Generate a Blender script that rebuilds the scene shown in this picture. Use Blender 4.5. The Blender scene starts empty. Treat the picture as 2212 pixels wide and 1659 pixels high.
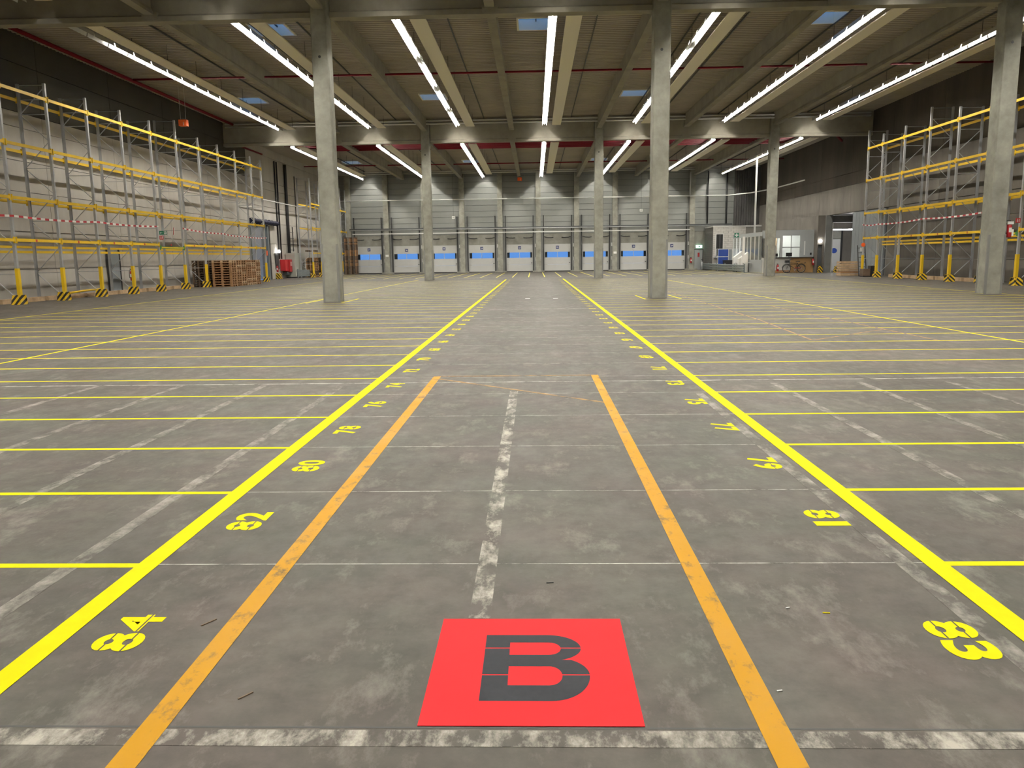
import bpy, bmesh, math, random
from mathutils import Vector, Matrix
random.seed(7)
S = bpy.context.scene
COL = S.collection
# ---------------------------------------------------------------- camera
F_PX, PITCH, YAW, ROLL, CAM_H = 1721.95, .1578, -.0300, -.0137, 1.5417
_f = Vector((math.sin(YAW)*math.cos(PITCH), math.cos(YAW)*math.cos(PITCH), -math.sin(PITCH)))
_r = Vector((math.cos(YAW), -math.sin(YAW), 0)); _u = _r.cross(_f)
_r2 = math.cos(ROLL)*_r + math.sin(ROLL)*_u; _u2 = -math.sin(ROLL)*_r + math.cos(ROLL)*_u
cd = bpy.data.cameras.new('camera'); cam = bpy.data.objects.new('camera', cd); COL.objects.link(cam)
cd.sensor_fit = 'HORIZONTAL'; cd.sensor_width = 36; cd.lens = F_PX*36/2212; cd.clip_start = .05; cd.clip_end = 400
cam.matrix_world = Matrix(((_r2.x, _u2.x, -_f.x, 0), (_r2.y, _u2.y, -_f.y, 0), (_r2.z, _u2.z, -_f.z, CAM_H), (0, 0, 0, 1)))
S.camera = cam
# ---------------------------------------------------------------- dusk sky and exposure
w = bpy.data.worlds.new('world'); S.world = w; w.use_nodes = True
bg = w.node_tree.nodes['Background']; bg.inputs[0].default_value = (.20, .45, .95, 1); bg.inputs[1].default_value = .66
S.view_settings.view_transform = 'Standard'; S.view_settings.look = 'None'
S.view_settings.gamma = 1; S.view_settings.exposure = .35; S.view_settings.use_curve_mapping = False
TUBE = 300.0            # emission of one fluorescent tube
TUBE_COL = (1, .955, .85)
# ---------------------------------------------------------------- materials
def lin(c):
    return tuple((v/255/12.92 if v <= 10 else ((v/255+.055)/1.055)**2.4) for v in c)
M = {}
def mat(name, col, rough=.6, metal=0, var=.0, scale=3.0, bump=0.0, emit=0, stretch=(1, 1, 1), spec=.5):
    m = bpy.data.materials.new(name); m.use_nodes = True; nt = m.node_tree; b = nt.nodes['Principled BSDF']
    b.inputs['Base Color'].default_value = (*col, 1); b.inputs['Roughness'].default_value = rough
    b.inputs['Metallic'].default_value = metal; b.inputs['Specular IOR Level'].default_value = spec
    if emit:
        b.inputs['Emission Color'].default_value = (*col, 1); b.inputs['Emission Strength'].default_value = emit
    if var or bump:
        geo = nt.nodes.new('ShaderNodeNewGeometry'); mp = nt.nodes.new('ShaderNodeMapping'); mp.inputs['Scale'].default_value = stretch
        nz = nt.nodes.new('ShaderNodeTexNoise'); nz.inputs['Scale'].default_value = scale; nz.inputs['Detail'].default_value = 7; nz.inputs['Roughness'].default_value = .62
        nt.links.new(geo.outputs['Position'], mp.inputs['Vector']); nt.links.new(mp.outputs[0], nz.inputs['Vector'])
        if var:
            rp = nt.nodes.new('ShaderNodeValToRGB'); rp.color_ramp.elements[0].position = .3; rp.color_ramp.elements[1].position = .72
            rp.color_ramp.elements[0].color = (*[v*(1-var) for v in col], 1); rp.color_ramp.elements[1].color = (*[min(1, v*(1+var)) for v in col], 1)
            nt.links.new(nz.outputs['Fac'], rp.inputs[0]); nt.links.new(rp.outputs[0], b.inputs['Base Color'])
        if bump:
            bp = nt.nodes.new('ShaderNodeBump'); bp.inputs['Strength'].default_value = bump; bp.inputs['Distance'].default_value = .02
            nt.links.new(nz.outputs['Fac'], bp.inputs['Height']); nt.links.new(bp.outputs[0], b.inputs['Normal'])
    M[name] = m; return m
def stripes(name, ca, cb, period, axis, duty=.5, coords='Object', rough=.5):
    """two flat paint colours in bands across the direction 'axis' (object space)"""
    m = bpy.data.materials.new(name); m.use_nodes = True; nt = m.node_tree; b = nt.nodes['Principled BSDF']; b.inputs['Roughness'].default_value = rough
    tc = nt.nodes.new('ShaderNodeTexCoord'); d = nt.nodes.new('ShaderNodeVectorMath'); d.operation = 'DOT_PRODUCT'; d.inputs[1].default_value = axis
    fr = nt.nodes.new('ShaderNodeMath'); fr.operation = 'MODULO'; sc = nt.nodes.new('ShaderNodeMath'); sc.operation = 'MULTIPLY_ADD'; sc.inputs[1].default_value = 1/period; sc.inputs[2].default_value = 100
    gt = nt.nodes.new('ShaderNodeMath'); gt.operation = 'GREATER_THAN'; gt.inputs[1].default_value = duty; fr.inputs[1].default_value = 1
    mx = nt.nodes.new('ShaderNodeMix'); mx.data_type = 'RGBA'; mx.inputs[6].default_value = (*ca, 1); mx.inputs[7].default_value = (*cb, 1)
    nt.links.new(tc.outputs[coords], d.inputs[0]); nt.links.new(d.outputs['Value'], sc.inputs[0]); nt.links.new(sc.outputs[0], fr.inputs[0])
    nt.links.new(fr.outputs[0], gt.inputs[0]); nt.links.new(gt.outputs[0], mx.inputs[0]); nt.links.new(mx.outputs[2], b.inputs['Base Color'])
    M[name] = m
def glass(name, tint, fac):
    m = bpy.data.materials.new(name); m.use_nodes = True; nt = m.node_tree; nt.nodes.remove(nt.nodes['Principled BSDF'])
    t = nt.nodes.new('ShaderNodeBsdfTransparent'); t.inputs[0].default_value = (*tint, 1); g = nt.nodes.new('ShaderNodeBsdfGlossy'); g.inputs['Roughness'].default_value = .08
    mx = nt.nodes.new('ShaderNodeMixShader'); mx.inputs[0].default_value = fac
    nt.links.new(t.outputs[0], mx.inputs[1]); nt.links.new(g.outputs[0], mx.inputs[2]); nt.links.new(mx.outputs[0], nt.nodes['Material Output'].inputs[0]); M[name] = m

def floor_material(key='floor', paint=None, lo=0, hi=1, psc=5, pst=(1, 1, 1), amount=1.0):
    m = bpy.data.materials.new(key); m.use_nodes = True; nt = m.node_tree; b = nt.nodes['Principled BSDF']; N = nt.nodes.new; L = nt.links.new
    geo = N('ShaderNodeNewGeometry')
    def noise(sc, st, det=6, ro=.6):
        mp = N('ShaderNodeMapping'); mp.inputs['Scale'].default_value = st; nz = N('ShaderNodeTexNoise'); nz.inputs['Scale'].default_value = sc
        nz.inputs['Detail'].default_value = det; nz.inputs['Roughness'].default_value = ro; L(geo.outputs['Position'], mp.inputs[0]); L(mp.outputs[0], nz.inputs['Vector']); return nz
    def ramp(a, ca, bb, cb):
        r = N('ShaderNodeValToRGB'); e = r.color_ramp.elements; e[0].position = a; e[0].color = (*ca, 1); e[1].position = bb; e[1].color = (*cb, 1); return r
    big = noise(.55, (1, .7, 1)); fine = noise(5, (1, 1, 1), 9, .7); scuff = noise(1.7, (1.6, .8, 1), 10, .74); hue = noise(1.1, (1, 1, 1), 3)
    r1 = ramp(.3, (.050, .044, .038), .70, (.100, .089, .078)); L(big.outputs['Fac'], r1.inputs[0])
    r2 = ramp(.28, (.62, .62, .62), .74, (1.32, 1.32, 1.32)); L(fine.outputs['Fac'], r2.inputs[0])
    m1 = N('ShaderNodeMix'); m1.data_type = 'RGBA'; m1.blend_type = 'MULTIPLY'; m1.inputs[0].default_value = 1; L(r1.outputs[0], m1.inputs[6]); L(r2.outputs[0], m1.inputs[7])
    rs = ramp(.53, (0, 0, 0), .76, (.75, .75, .75)); L(scuff.outputs['Fac'], rs.inputs[0])
    m2 = N('ShaderNodeMix'); m2.data_type = 'RGBA'; m2.inputs[7].default_value = (.29, .268, .245, 1); L(rs.outputs[0], m2.inputs[0]); L(m1.outputs[2], m2.inputs[6])
    rh = ramp(.35, (.93, 1.02, .97), .68, (1.05, .97, 1.0)); L(hue.outputs['Fac'], rh.inputs[0])
    m3 = N('ShaderNodeMix'); m3.data_type = 'RGBA'; m3.blend_type = 'MULTIPLY'; m3.inputs[0].default_value = 1; L(m2.outputs[2], m3.inputs[6]); L(rh.outputs[0], m3.inputs[7])
    out = m3.outputs[2]
    if paint:                                     # paint that has flaked off and shows the same concrete underneath
        pn = noise(psc, pst, 9, .72); mr = N('ShaderNodeMapRange'); mr.inputs[1].default_value = lo; mr.inputs[2].default_value = hi; mr.inputs[4].default_value = amount; L(pn.outputs['Fac'], mr.inputs[0])
        m4 = N('ShaderNodeMix'); m4.data_type = 'RGBA'; m4.inputs[7].default_value = (*paint, 1); L(mr.outputs[0], m4.inputs[0]); L(out, m4.inputs[6]); out = m4.outputs[2]
    L(out, b.inputs['Base Color'])
    b.inputs['Specular IOR Level'].default_value = .17; rr = ramp(.3, (.42, .42, .42), .75, (.72, .72, .72)); L(scuff.outputs['Fac'], rr.inputs[0]); L(rr.outputs[0], b.inputs['Roughness'])
    bp = N('ShaderNodeBump'); bp.inputs['Strength'].default_value = .12; bp.inputs['Distance'].default_value = .01; L(fine.outputs['Fac'], bp.inputs['Height']); L(bp.outputs[0], b.inputs['Normal'])
    M[key] = m
floor_material()
mat('column', (.30, .295, .255), .85, var=.28, scale=1.6, bump=.25)
mat('beam', (.32, .30, .25), .85, var=.16, scale=1.2, bump=.1)
mat('deck', (.42, .375, .315), .55, var=.12, scale=.5)
mat('wall_left', (.50, .475, .44), .85, var=.14, scale=.6, bump=.1, stretch=(1, 1, .35))
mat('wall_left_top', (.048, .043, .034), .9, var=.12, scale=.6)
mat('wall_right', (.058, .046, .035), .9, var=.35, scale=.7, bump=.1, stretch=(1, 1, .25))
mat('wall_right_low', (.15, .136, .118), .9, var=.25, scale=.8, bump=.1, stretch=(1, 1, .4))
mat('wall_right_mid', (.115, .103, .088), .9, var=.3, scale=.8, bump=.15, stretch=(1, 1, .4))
mat('clad', (.24, .265, .285), .6, var=.08, scale=1)
mat('dark_clad', (.055, .052, .05), .7, var=.3, scale=1)
mat('sandwich', (.265, .273, .262), .42, .35, var=.06, scale=.8, stretch=(.3, 1, 3))
mat('lintel', (.27, .265, .235), .85, var=.2, scale=1.5)
mat('jamb', (.22, .22, .215), .7, var=.12, scale=2)
mat('door_white', (.50, .50, .485), .45, var=.03, scale=2)
mat('black', (.012, .012, .013), .5); mat('dark', (.03, .03, .032), .6); mat('darkgrey', (.09, .095, .1), .6)
mat('galv', (.52, .53, .55), .38, .55, var=.12, scale=2); mat('steel_tube', (.85, .85, .83), .35, .2)
mat('rack_yellow', (.78, .50, .012), .45, var=.1, scale=2); mat('guard_yellow', (.80, .52, .01), .5)
mat('rack_green', (.06, .27, .05), .5); mat('red', (.45, .02, .025), .45); mat('pipe_red', (.17, .008, .016), .7, spec=.1)
mat('paint_yellow', (.74, .635, .003), .7, var=.05, scale=9, spec=.06); mat('paint_red', (.72, .03, .036), .7, var=.03, scale=4, spec=.08)
mat('paint_black', (.020, .022, .028), .6, var=.15, scale=30, spec=.1)
floor_material('paint_orange', (.50, .245, .0), .30, .46, 9, (1, .6, 1), 1.0)
floor_material('paint_orange_faint', (.52, .27, .05), .38, .62, 5, (1, 1, 1), .8)
floor_material('paint_white_worn', (.46, .43, .38), .46, .64, 5.5, (1.6, .8, 1), .95)
floor_material('paint_white_faint', (.46, .43, .39), .44, .72, 4.5, (1.5, .8, 1), .75)
floor_material('chalk', (.70, .69, .65), .36, .58, 5, (1, 1, 1), .8)
floor_material('paint_yellow_far', (.82, .72, .10), .2, .5, 3, (1, 1, 1), .95)
mat('panel_beige', (.95, .89, .74), .5); mat('reflector', (.6, .6, .58), .4); mat('white', (.78, .78, .76), .45); mat('offwhite', (.62, .62, .60), .5)
mat('wood', (.34, .19, .09), .8, var=.3, scale=3, stretch=(1, 1, 1)); mat('wood_pale', (.50, .35, .21), .8, var=.25, scale=3)
mat('wood_dark', (.15, .10, .065), .85, var=.3, scale=3); mat('brown_board', (.42, .25, .10), .6, var=.1, scale=2)
mat('blue', (.015, .055, .30), .5); mat('sign_blue', (.008, .02, .13), .5); mat('tarp', (.012, .013, .035), .6, spec=.2)
mat('orange', (.9, .13, .02), .5); mat('brick_white', (.60, .58, .55), .75, var=.1, scale=4); mat('brick_grey', (.14, .135, .125), .8, var=.15, scale=4)
mat('mortar', (.25, .24, .22), .9); mat('sign_green', (.01, .16, .09), .5); mat('cabinet', (.42, .43, .39), .5); mat('rail_grey', (.20, .225, .235), .45, .2)
mat('office_grey', (.42, .44, .45), .5); mat('rubber', (.01, .01, .011), .8); mat('skin_floor_pink', (.5, .12, .12), .6)
mat('tube_lit', TUBE_COL, .5, emit=TUBE); mat('tube_off', (.8, .8, .77), .3)
mat('lamp_white', (1, .98, .92), .5, emit=18); mat('lamp_soft', (1, .98, .95), .5, emit=16); mat('lamp_annex', (1, .98, .95), .5, emit=70); mat('lamp_warm', (1, .62, .32), .5, emit=45); mat('exit_lit', (.55, 1, .78), .5, emit=3.0)
stripes('hazard', (.74, .48, .01), (.015, .013, .012), .16, (.707, .35, .61), .5)
stripes('tape', (.85, .83, .8), (.42, .02, .03), .55, (0, 1, 0), .5)
glass('pane', (.86, .93, 1), .04); glass('office_glass', (.92, .95, .95), .10)
# ---------------------------------------------------------------- mesh helpers
CACHE = {}
def obj(name, me, parent=None, loc=(0, 0, 0), rot=(0, 0, 0), m=None):
    if isinstance(me, bmesh.types.BMesh):
        d = bpy.data.meshes.new(name); me.to_mesh(d); me.free(); me = d
    if m and not me.materials: me.materials.append(M[m])
    o = bpy.data.objects.new(name, me); COL.objects.link(o); o.location = loc; o.rotation_euler = rot
    if parent: o.parent = parent
    return o
def addbox(bm, x0, x1, y0, y1, z0, z1):
    v = [bm.verts.new(p) for p in ((x0, y0, z0), (x1, y0, z0), (x1, y1, z0), (x0, y1, z0), (x0, y0, z1), (x1, y0, z1), (x1, y1, z1), (x0, y1, z1))]
    for f in ((3, 2, 1, 0), (4, 5, 6, 7), (0, 1, 5, 4), (1, 2, 6, 5), (2, 3, 7, 6), (3, 0, 4, 7)): bm.faces.new([v[i] for i in f])
def boxes(*bs):
    bm = bmesh.new()
    for b in bs: addbox(bm, *b)
    return bm
def addbar(bm, p, q, a, b=None, up=(0, 0, 1)):
    """square bar of section a x b from p to q"""
    b = b or a; p = Vector(p); q = Vector(q); d = (q-p).normalized(); u = Vector(up)
    if abs(d.dot(u)) > .95: u = Vector((0, 1, 0))
    s = d.cross(u).normalized(); t = s.cross(d).normalized(); s *= a/2; t *= b/2
    v = [bm.verts.new(c + i*s + j*t) for c in (p, q) for i, j in ((-1, -1), (1, -1), (1, 1), (-1, 1))]
    for f in ((3, 2, 1, 0), (4, 5, 6, 7), (0, 1, 5, 4), (1, 2, 6, 5), (2, 3, 7, 6), (3, 0, 4, 7)): bm.faces.new([v[i] for i in f])
def addtube(bm, pts, r, n=8, cap=True):
    pts = [Vector(p) for p in pts]; rings = []; rr = r if isinstance(r, (list, tuple)) else [r]*len(pts)
    for i, p in enumerate(pts):
        d = (pts[min(i+1, len(pts)-1)]-pts[max(i-1, 0)]).normalized(); u = Vector((0, 0, 1))
        if abs(d.dot(u)) > .9: u = Vector((0, 1, 0))
        s = d.cross(u).normalized(); t = s.cross(d)
        rings.append([bm.verts.new(p + rr[i]*(math.cos(2*math.pi*k/n)*s + math.sin(2*math.pi*k/n)*t)) for k in range(n)])
    for a, b in zip(rings, rings[1:]):
        for k in range(n):
            f = bm.faces.new((a[k], a[(k+1) % n], b[(k+1) % n], b[k])); f.smooth = True
    if cap: bm.faces.new(rings[0][::-1]); bm.faces.new(rings[-1])
def tube(pts, r, n=8):
    bm = bmesh.new(); addtube(bm, pts, r, n); return bm
def addprism(bm, prof, a, b, axis='y'):
    """closed 2D profile extruded along an axis from a to b"""
    def P(u, v, w): return {'y': (u, w, v), 'x': (w, u, v), 'z': (u, v, w)}[axis]
    A = [bm.verts.new(P(u, v, a)) for u, v in prof]; B = [bm.verts.new(P(u, v, b)) for u, v in prof]; n = len(prof)
    for i in range(n): bm.faces.new((A[i], A[(i+1) % n], B[(i+1) % n], B[i]))
    bm.faces.new(A[::-1]); bm.faces.new(B)
def prism(prof, a, b, axis='y'):
    bm = bmesh.new(); addprism(bm, prof, a, b, axis); bmesh.ops.recalc_face_normals(bm, faces=bm.faces); return bm
def addring(bm, c, R, r, axis='y', n=28, k=6):
    c = Vector(c); rings = []
    for i in range(n):
        a = 2*math.pi*i/n; d = {'y': Vector((math.cos(a), 0, math.sin(a)))}[axis]; ax = Vector((0, 1, 0))
        rings.append([bm.verts.new(c + d*(R + r*math.cos(2*math.pi*j/k)) + ax*r*math.sin(2*math.pi*j/k)) for j in range(k)])
    for i in range(n):
        A, B = rings[i], rings[(i+1) % n]
        for j in range(k): bm.faces.new((A[j], A[(j+1) % k], B[(j+1) % k], B[j])).smooth = True
def cached(key, maker, m):
    if key not in CACHE:
        bm = maker(); d = bpy.data.meshes.new(key if isinstance(key, str) else key[0]); bm.to_mesh(d); bm.free(); d.materials.append(M[m]); CACHE[key] = d
    return CACHE[key]
def cube(name, sx, sy, sz, c, m, parent=None, rot=(0, 0, 0)):
    """shared box mesh, placed by its centre"""
    me = cached(('box', round(sx, 4), round(sy, 4), round(sz, 4), m), lambda: boxes((-sx/2, sx/2, -sy/2, sy/2, -sz/2, sz/2)), m)
    return obj(name, me, parent, c, rot)
def span(name, b, m, parent=None):
    """box by its limits; shared by size; parent is an unrotated Empty"""
    o = cube(name, b[1]-b[0], b[3]-b[2], b[5]-b[4], ((b[0]+b[1])/2, (b[2]+b[3])/2, (b[4]+b[5])/2), m)
    if parent: under(o, parent)
    return o
def under(o, parent):
    o.parent = parent; o.location = Vector(o.location) - worldloc(parent); return o
def worldloc(p):
    v = Vector(p.location)
    while p.parent: p = p.parent; v += Vector(p.location)
    return v
def tag(o, label=None, cat=None, group=None, kind=None):
    for k, v in (('label', label), ('category', cat), ('group', group), ('kind', kind)):
        if v: o[k] = v
    return o
def thing(name, label, cat, loc=(0, 0, 0), rotz=0, group=None, kind=None):
    o = bpy.data.objects.new(name, None); COL.objects.link(o); o.location = loc; o.rotation_euler = (0, 0, rotz); o.empty_display_size = .2
    return tag(o, label, cat, group, kind)
def struct(name, label=None, loc=(0, 0, 0)):
    return thing(name, label, None, loc, kind='structure')
def text_mesh(key, s, size, bold=0.0, slots=(), m='paint_yellow', align='CENTER', sx=1.0):
    if key in CACHE: return CACHE[key]
    cu = bpy.data.curves.new('t', 'FONT'); cu.body = s; cu.size = size; cu.align_x = align; cu.align_y = 'CENTER'; cu.offset = bold; cu.resolution_u = 5; cu.space_character = 1.0+bold*6
    o = bpy.data.objects.new('t', cu); COL.objects.link(o); bpy.context.view_layer.update()
    me = bpy.data.meshes.new_from_object(o.evaluated_get(bpy.context.evaluated_depsgraph_get())); bpy.data.objects.remove(o); bpy.data.curves.remove(cu)
    bm = bmesh.new(); bm.from_mesh(me)
    ys = [v.co.y for v in bm.verts]; xs = [v.co.x for v in bm.verts]; cx, cy = (min(xs)+max(xs))/2, (min(ys)+max(ys))/2
    for v in bm.verts: v.co.x = (v.co.x-cx)*sx; v.co.y -= cy
    h = max(ys)-min(ys)
    for t, wd in slots:
        y = (t-.5)*h
        for yy in (y-wd/2, y+wd/2):
            bmesh.ops.bisect_plane(bm, geom=bm.verts[:]+bm.edges[:]+bm.faces[:], plane_co=(0, yy, 0), plane_no=(0, 1, 0))
        bmesh.ops.delete(bm, geom=[f for f in bm.faces if abs(f.calc_center_median().y-y) < wd/2-1e-5], context='FACES')
    bm.to_mesh(me); bm.free(); me.materials.clear(); me.materials.append(M[m]); CACHE[key] = me; return me
# ================================================================ SETTING
XL, XR, YF, YB = -21.7, 23.2, 84.9, -24.0
ROW = [2.2, 29.7, 57.2]                       # girder lines
ROOF1, ROOF3 = 11.08, 10.5                    # deck underside in the bays before / beyond the second girder
# ---- floor and its markings
floor = obj('floor', boxes((XL-.5, 30, YB-.5, 90, -.3, 0)), m='floor'); tag(floor, 'dark worn concrete hall floor with painted pallet bays', kind='structure')
def strip(name, x0, x1, y0, y1, m, z=.002):
    sx, sy = x1-x0, y1-y0
    me = cached(('strip', round(sx, 3), round(sy, 3), m), lambda: boxes((-sx/2, sx/2, -sy/2, sy/2, -.0009, 0)), m)
    return obj(name, me, floor, ((x0+x1)/2, (y0+y1)/2, z*.4))
def slanted(name, p, q, wd, m, z=.002):
    p = Vector((*p, 0)); q = Vector((*q, 0)); d = q-p; L = d.length
    return obj(name, boxes((0, L, -wd/2, wd/2, -.0009, 0)), floor, (p.x, p.y, z*.4), (0, 0, math.atan2(d.y, d.x)), m)
SL, Y0 = 1.28, 3.85
YEND = Y0+41*SL
strip('aisle_line', -2.06, -1.95, 1.2, YEND, 'paint_yellow', .006); strip('aisle_line', 1.935, 2.045, 1.2, YEND, 'paint_yellow', .006)
for x, y0, y1 in ((-8.4, 1.0, 58), (-15.0, 1.0, 58), (8.27, 1.0, 58), (16.85, 1.0, 58)): strip('bay_line', x-.03, x+.03, y0, y1, 'paint_yellow', .0046)
for k in range(-1, 41):
    y = Y0+k*SL
    mm = 'paint_yellow' if k < 26 else 'paint_yellow_far'
    strip('slot_line', -15.0, -2.06, y-.028, y+.028, mm, .003); strip('slot_line', 2.045, 16.85, y-.028, y+.028, mm, .003)
def number_mesh(num):
    if ('num', num) in CACHE: return CACHE[('num', num)]
    bm = bmesh.new(); wd = .172; t = str(num)
    for q, ch in enumerate(t):
        sl = {'8': ((.27, .007), (.72, .007)), '4': ((.36, .007),), '6': ((.3, .007),), '9': ((.68, .007),)}.get(ch, ())
        me = text_mesh(('digit', ch), ch, .262, .0092 if ch != '4' else .006, sl); d = me.copy(); xs = [v.co.x for v in d.vertices]; W = max(xs)-min(xs); tw = .158 if ch != '1' else .075
        for v in d.vertices: v.co.x = v.co.x*tw/W+(q-(len(t)-1)/2)*wd
        bm.from_mesh(d); bpy.data.meshes.remove(d)
    d = bpy.data.meshes.new('number'); bm.to_mesh(d); bm.free(); d.materials.append(M['paint_yellow']); CACHE[('num', num)] = d; return d
for k in range(0, 42):
    for side in (-1, 1):
        num = (84 if side < 0 else 83)-2*k
        yy = Y0+k*SL-((.74 if side < 0 else .80) if k == 0 else .585)
        obj('slot_number', number_mesh(num), floor, (-1.725 if side < 0 else 1.70, yy, .0016), (0, 0, math.pi/2 if side < 0 else -math.pi/2))
# far bays in front of the dock doors
for k in range(-15, 16): strip('dock_line', .78+1.25*k-.04, .78+1.25*k+.04, 62, 80, 'paint_yellow_far', .003)
strip('bay_line', -20, 20, 61.2, 61.3, 'chalk', .0025)
# old orange frame and worn white lines
strip('orange_line', -1.34, -1.245, .6, 10.36, 'paint_orange', .0046); strip('orange_line', .725, .82, .6, 10.38, 'paint_orange', .0046)
strip('orange_line', -1.3, .78, 10.34, 10.40, 'paint_orange_faint', .004); slanted('orange_line', (-1.25, 10.15), (.77, 8.35), .05, 'paint_orange_faint', .004)
for a, b in (((5.75, 36.7), (5.3, 19)), ((5.3, 19), (4.96, 14.36)), ((4.96, 14.36), (6.98, 16.23)), ((7.02, 24.0), (7.06, 14.14))): slanted('orange_line', a, b, .05, 'paint_orange_faint', .004)
strip('white_line', -.30, -.205, 3.24, 9.15, 'paint_white_worn', .0022)
strip('white_line', -14, 14, 2.325, 2.415, 'paint_white_worn', .0022)
for x, y0, y1 in ((-2.40, 2.5, 9.6), (-3.39, 3, 9.8), (-4.46, 3, 9.8), (-5.55, 3, 9.8), (2.87, 3, 9.6), (3.89, 3, 9.6), (4.93, 3, 9.6), (1.84, 2.5, 8.9)):
    strip('white_line', x-.045, x+.045, y0, y1, 'paint_white_faint', .0022)
strip('chalk_line', -9, 9, 9.83, 9.86, 'chalk', .0024)
for k in range(0, 14): strip('chalk_line', -1.95, 1.935, Y0+.01+k*SL, Y0+.018+k*SL+.0006*k, 'chalk', .0015)
strip('joint', -14, 14, 2.425, 2.434, 'black', .0012); strip('chalk_line', -2, 2, 23.9, 23.94, 'chalk', .0015)
for x in (-8.25, -6.95, 3.93, 5.2): strip('column_mark', x-.04, x+.04, 28.6, 31.4, 'paint_yellow', .0052)
for x in (-.27, .77): strip('floor_patch', x-.09, x+.09, 29.75, 30.05, 'white', .002)
# scattered debris near the camera
for i, (x, y, L, a, mm) in enumerate(((.06, 3.62, .035, .1, 'black'), (-1.42, 3.2, .075, 1.0, 'wood_dark'), (-1.05, 2.62, .06, .9, 'wood_dark'), (1.25, 3.29, .03, -.1, 'paint_yellow'), (.86, 2.66, .02, .2, 'white'), (1.1, 3.34, .02, .3, 'white'))):
    tag(obj('splinter', boxes((-L/2, L/2, -.003, .003, 0, .004)), None, (x, y, 0), (0, 0, a), mm), ['short black chip lying behind the red sign', 'long dark wood splinter beside the number 84', 'dark wood splinter left of the red sign', 'yellow splinter near the number 83', 'tiny white flake between red sign and orange line', 'tiny white flake in front of the number 83'][i], 'splinter')
# ---- walls
def panels(parent, name, cells, m, gap=.012):
    for b in cells:
        span(name, b, m, parent)
wl = struct('wall_left', 'left concrete wall of precast panels'); 
obj('backing', boxes((XL-.4, XL-.14, YB, 61.4, 0, 12.5), (XL-.4, XL-.14, 65.0, YF+.5, 0, 12.5), (XL-.4, XL-.14, 61.4, 65.0, 4.2, 12.5)), wl, m='mortar')
zs = [0, 1.32, 2.9, 4.56, 5.84, 7.22, 7.85, 9.85, 11.4]; g = .012
ys = [YB+6*i for i in range(14)]+[61.4, 65.0, 71, 77, YF]
for a, b in zip(ys, ys[1:]):
    if b <= a: continue
    for z0, z1 in zip(zs, zs[1:]):
        if a == 61.4:
            if z1 <= 4.5: continue
            if z0 < 4.2 and z1 > 4.2: z0 = 4.2
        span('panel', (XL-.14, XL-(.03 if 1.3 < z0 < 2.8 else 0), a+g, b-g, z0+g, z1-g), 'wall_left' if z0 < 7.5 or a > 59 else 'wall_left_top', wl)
wr = struct('wall_right', 'right wall with dark stained upper panels')
obj('backing', boxes((XR+.14, XR+.4, YB, YF+.5, 4.46, 12.5), (XR+.14, XR+.4, YB, 54.4, 0, 4.46)), wr, m='mortar')
ys = [YB+6.5*i for i in range(17)]+[YF]
for a, b in zip(ys, ys[1:]):
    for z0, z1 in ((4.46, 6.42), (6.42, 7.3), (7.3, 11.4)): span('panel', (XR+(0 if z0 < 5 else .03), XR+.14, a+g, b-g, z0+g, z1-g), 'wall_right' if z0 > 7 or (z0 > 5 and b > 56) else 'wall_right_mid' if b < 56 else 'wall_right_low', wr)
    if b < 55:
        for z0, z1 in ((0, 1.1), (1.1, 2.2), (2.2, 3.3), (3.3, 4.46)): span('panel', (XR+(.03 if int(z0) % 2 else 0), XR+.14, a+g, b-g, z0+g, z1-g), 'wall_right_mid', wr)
for i in range(9): span('clad_sheet', (XR, XR+.1, 54.5+.6*i+.01, 55.1+.6*i-.01, 0, 4.4), 'clad', wr)     # blue-grey sheets beside the rack
obj('backing', boxes((XR+.1, XR+.3, 54.4, 59.9, 0, 4.46)), wr, m='darkgrey')
wb = struct('wall_back', 'plain rear wall behind the camera'); obj('slab', boxes((XL-.4, XR+.4, YB-.4, YB, 0, 12.5)), wb, m='wall_left')
# ---- far wall with nine dock doors
DC = [-17.45+3.972*i for i in range(9)]; PC = [DC[0]-1.985+3.972*i for i in range(10)]
wf = struct('wall_far', 'far wall of horizontal sandwich panels between concrete pillars')
bm = boxes((XL-.4, PC[0]-.4, YF+.12, YF+.4, 0, 12), (XL-.4, 26, YF+.12, YF+.4, 3.0, 12), (PC[-1]+.4, 26, YF+.12, YF+.4, 0, 3.0))
for x in PC: addbox(bm, x-.62, x+.62, YF+.12, YF+.4, 0, 3.0)
obj('backing', bm, wf, m='darkgrey')
edges = [XL]+[x for x in PC]+[19.8, 21.6]+[XR+.2]
for a, b in zip(edges, edges[1:]):
    n = 12; z0 = 3.95
    for k in range(n):
        za = z0+.595*k; span('panel', (a+.03, b-.03, YF, YF+.12, za+.016, min(za+.595, 11)-.016), 'sandwich', wf)
for x in DC: span('lintel', (x-1.70, x+1.70, YF-.03, YF+.12, 2.84, 3.93), 'lintel', wf)
for i, x in enumerate(PC):
    span('pillar', (x-.26, x+.26, YF-.5, YF-.0, 0, 10.2), 'column', wf)
    for s in (-1, 1):
        if (i == 0 and s < 0) or (i == 9 and s > 0): continue
        span('jamb', (x+s*.44-.175, x+s*.44+.175, YF-.22, YF+.12, 0, 3.93), 'jamb', wf)
    span('plinth', (x-.62, x+.62, YF-.55, YF-.0, 0, .12), 'column', wf)
span('infill', (XL, PC[0]-.3, YF-.05, YF+.12, 0, 3.93), 'jamb', wf); span('infill', (PC[-1]+.27, 16.62, YF-.05, YF+.12, 0, 3.93), 'lintel', wf); span('infill', (17.6, XR, YF-.05, YF+.12, 0, 3.93), 'lintel', wf); span('infill', (16.62, 17.6, YF-.05, YF+.12, 2.12, 3.93), 'lintel', wf)
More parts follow.
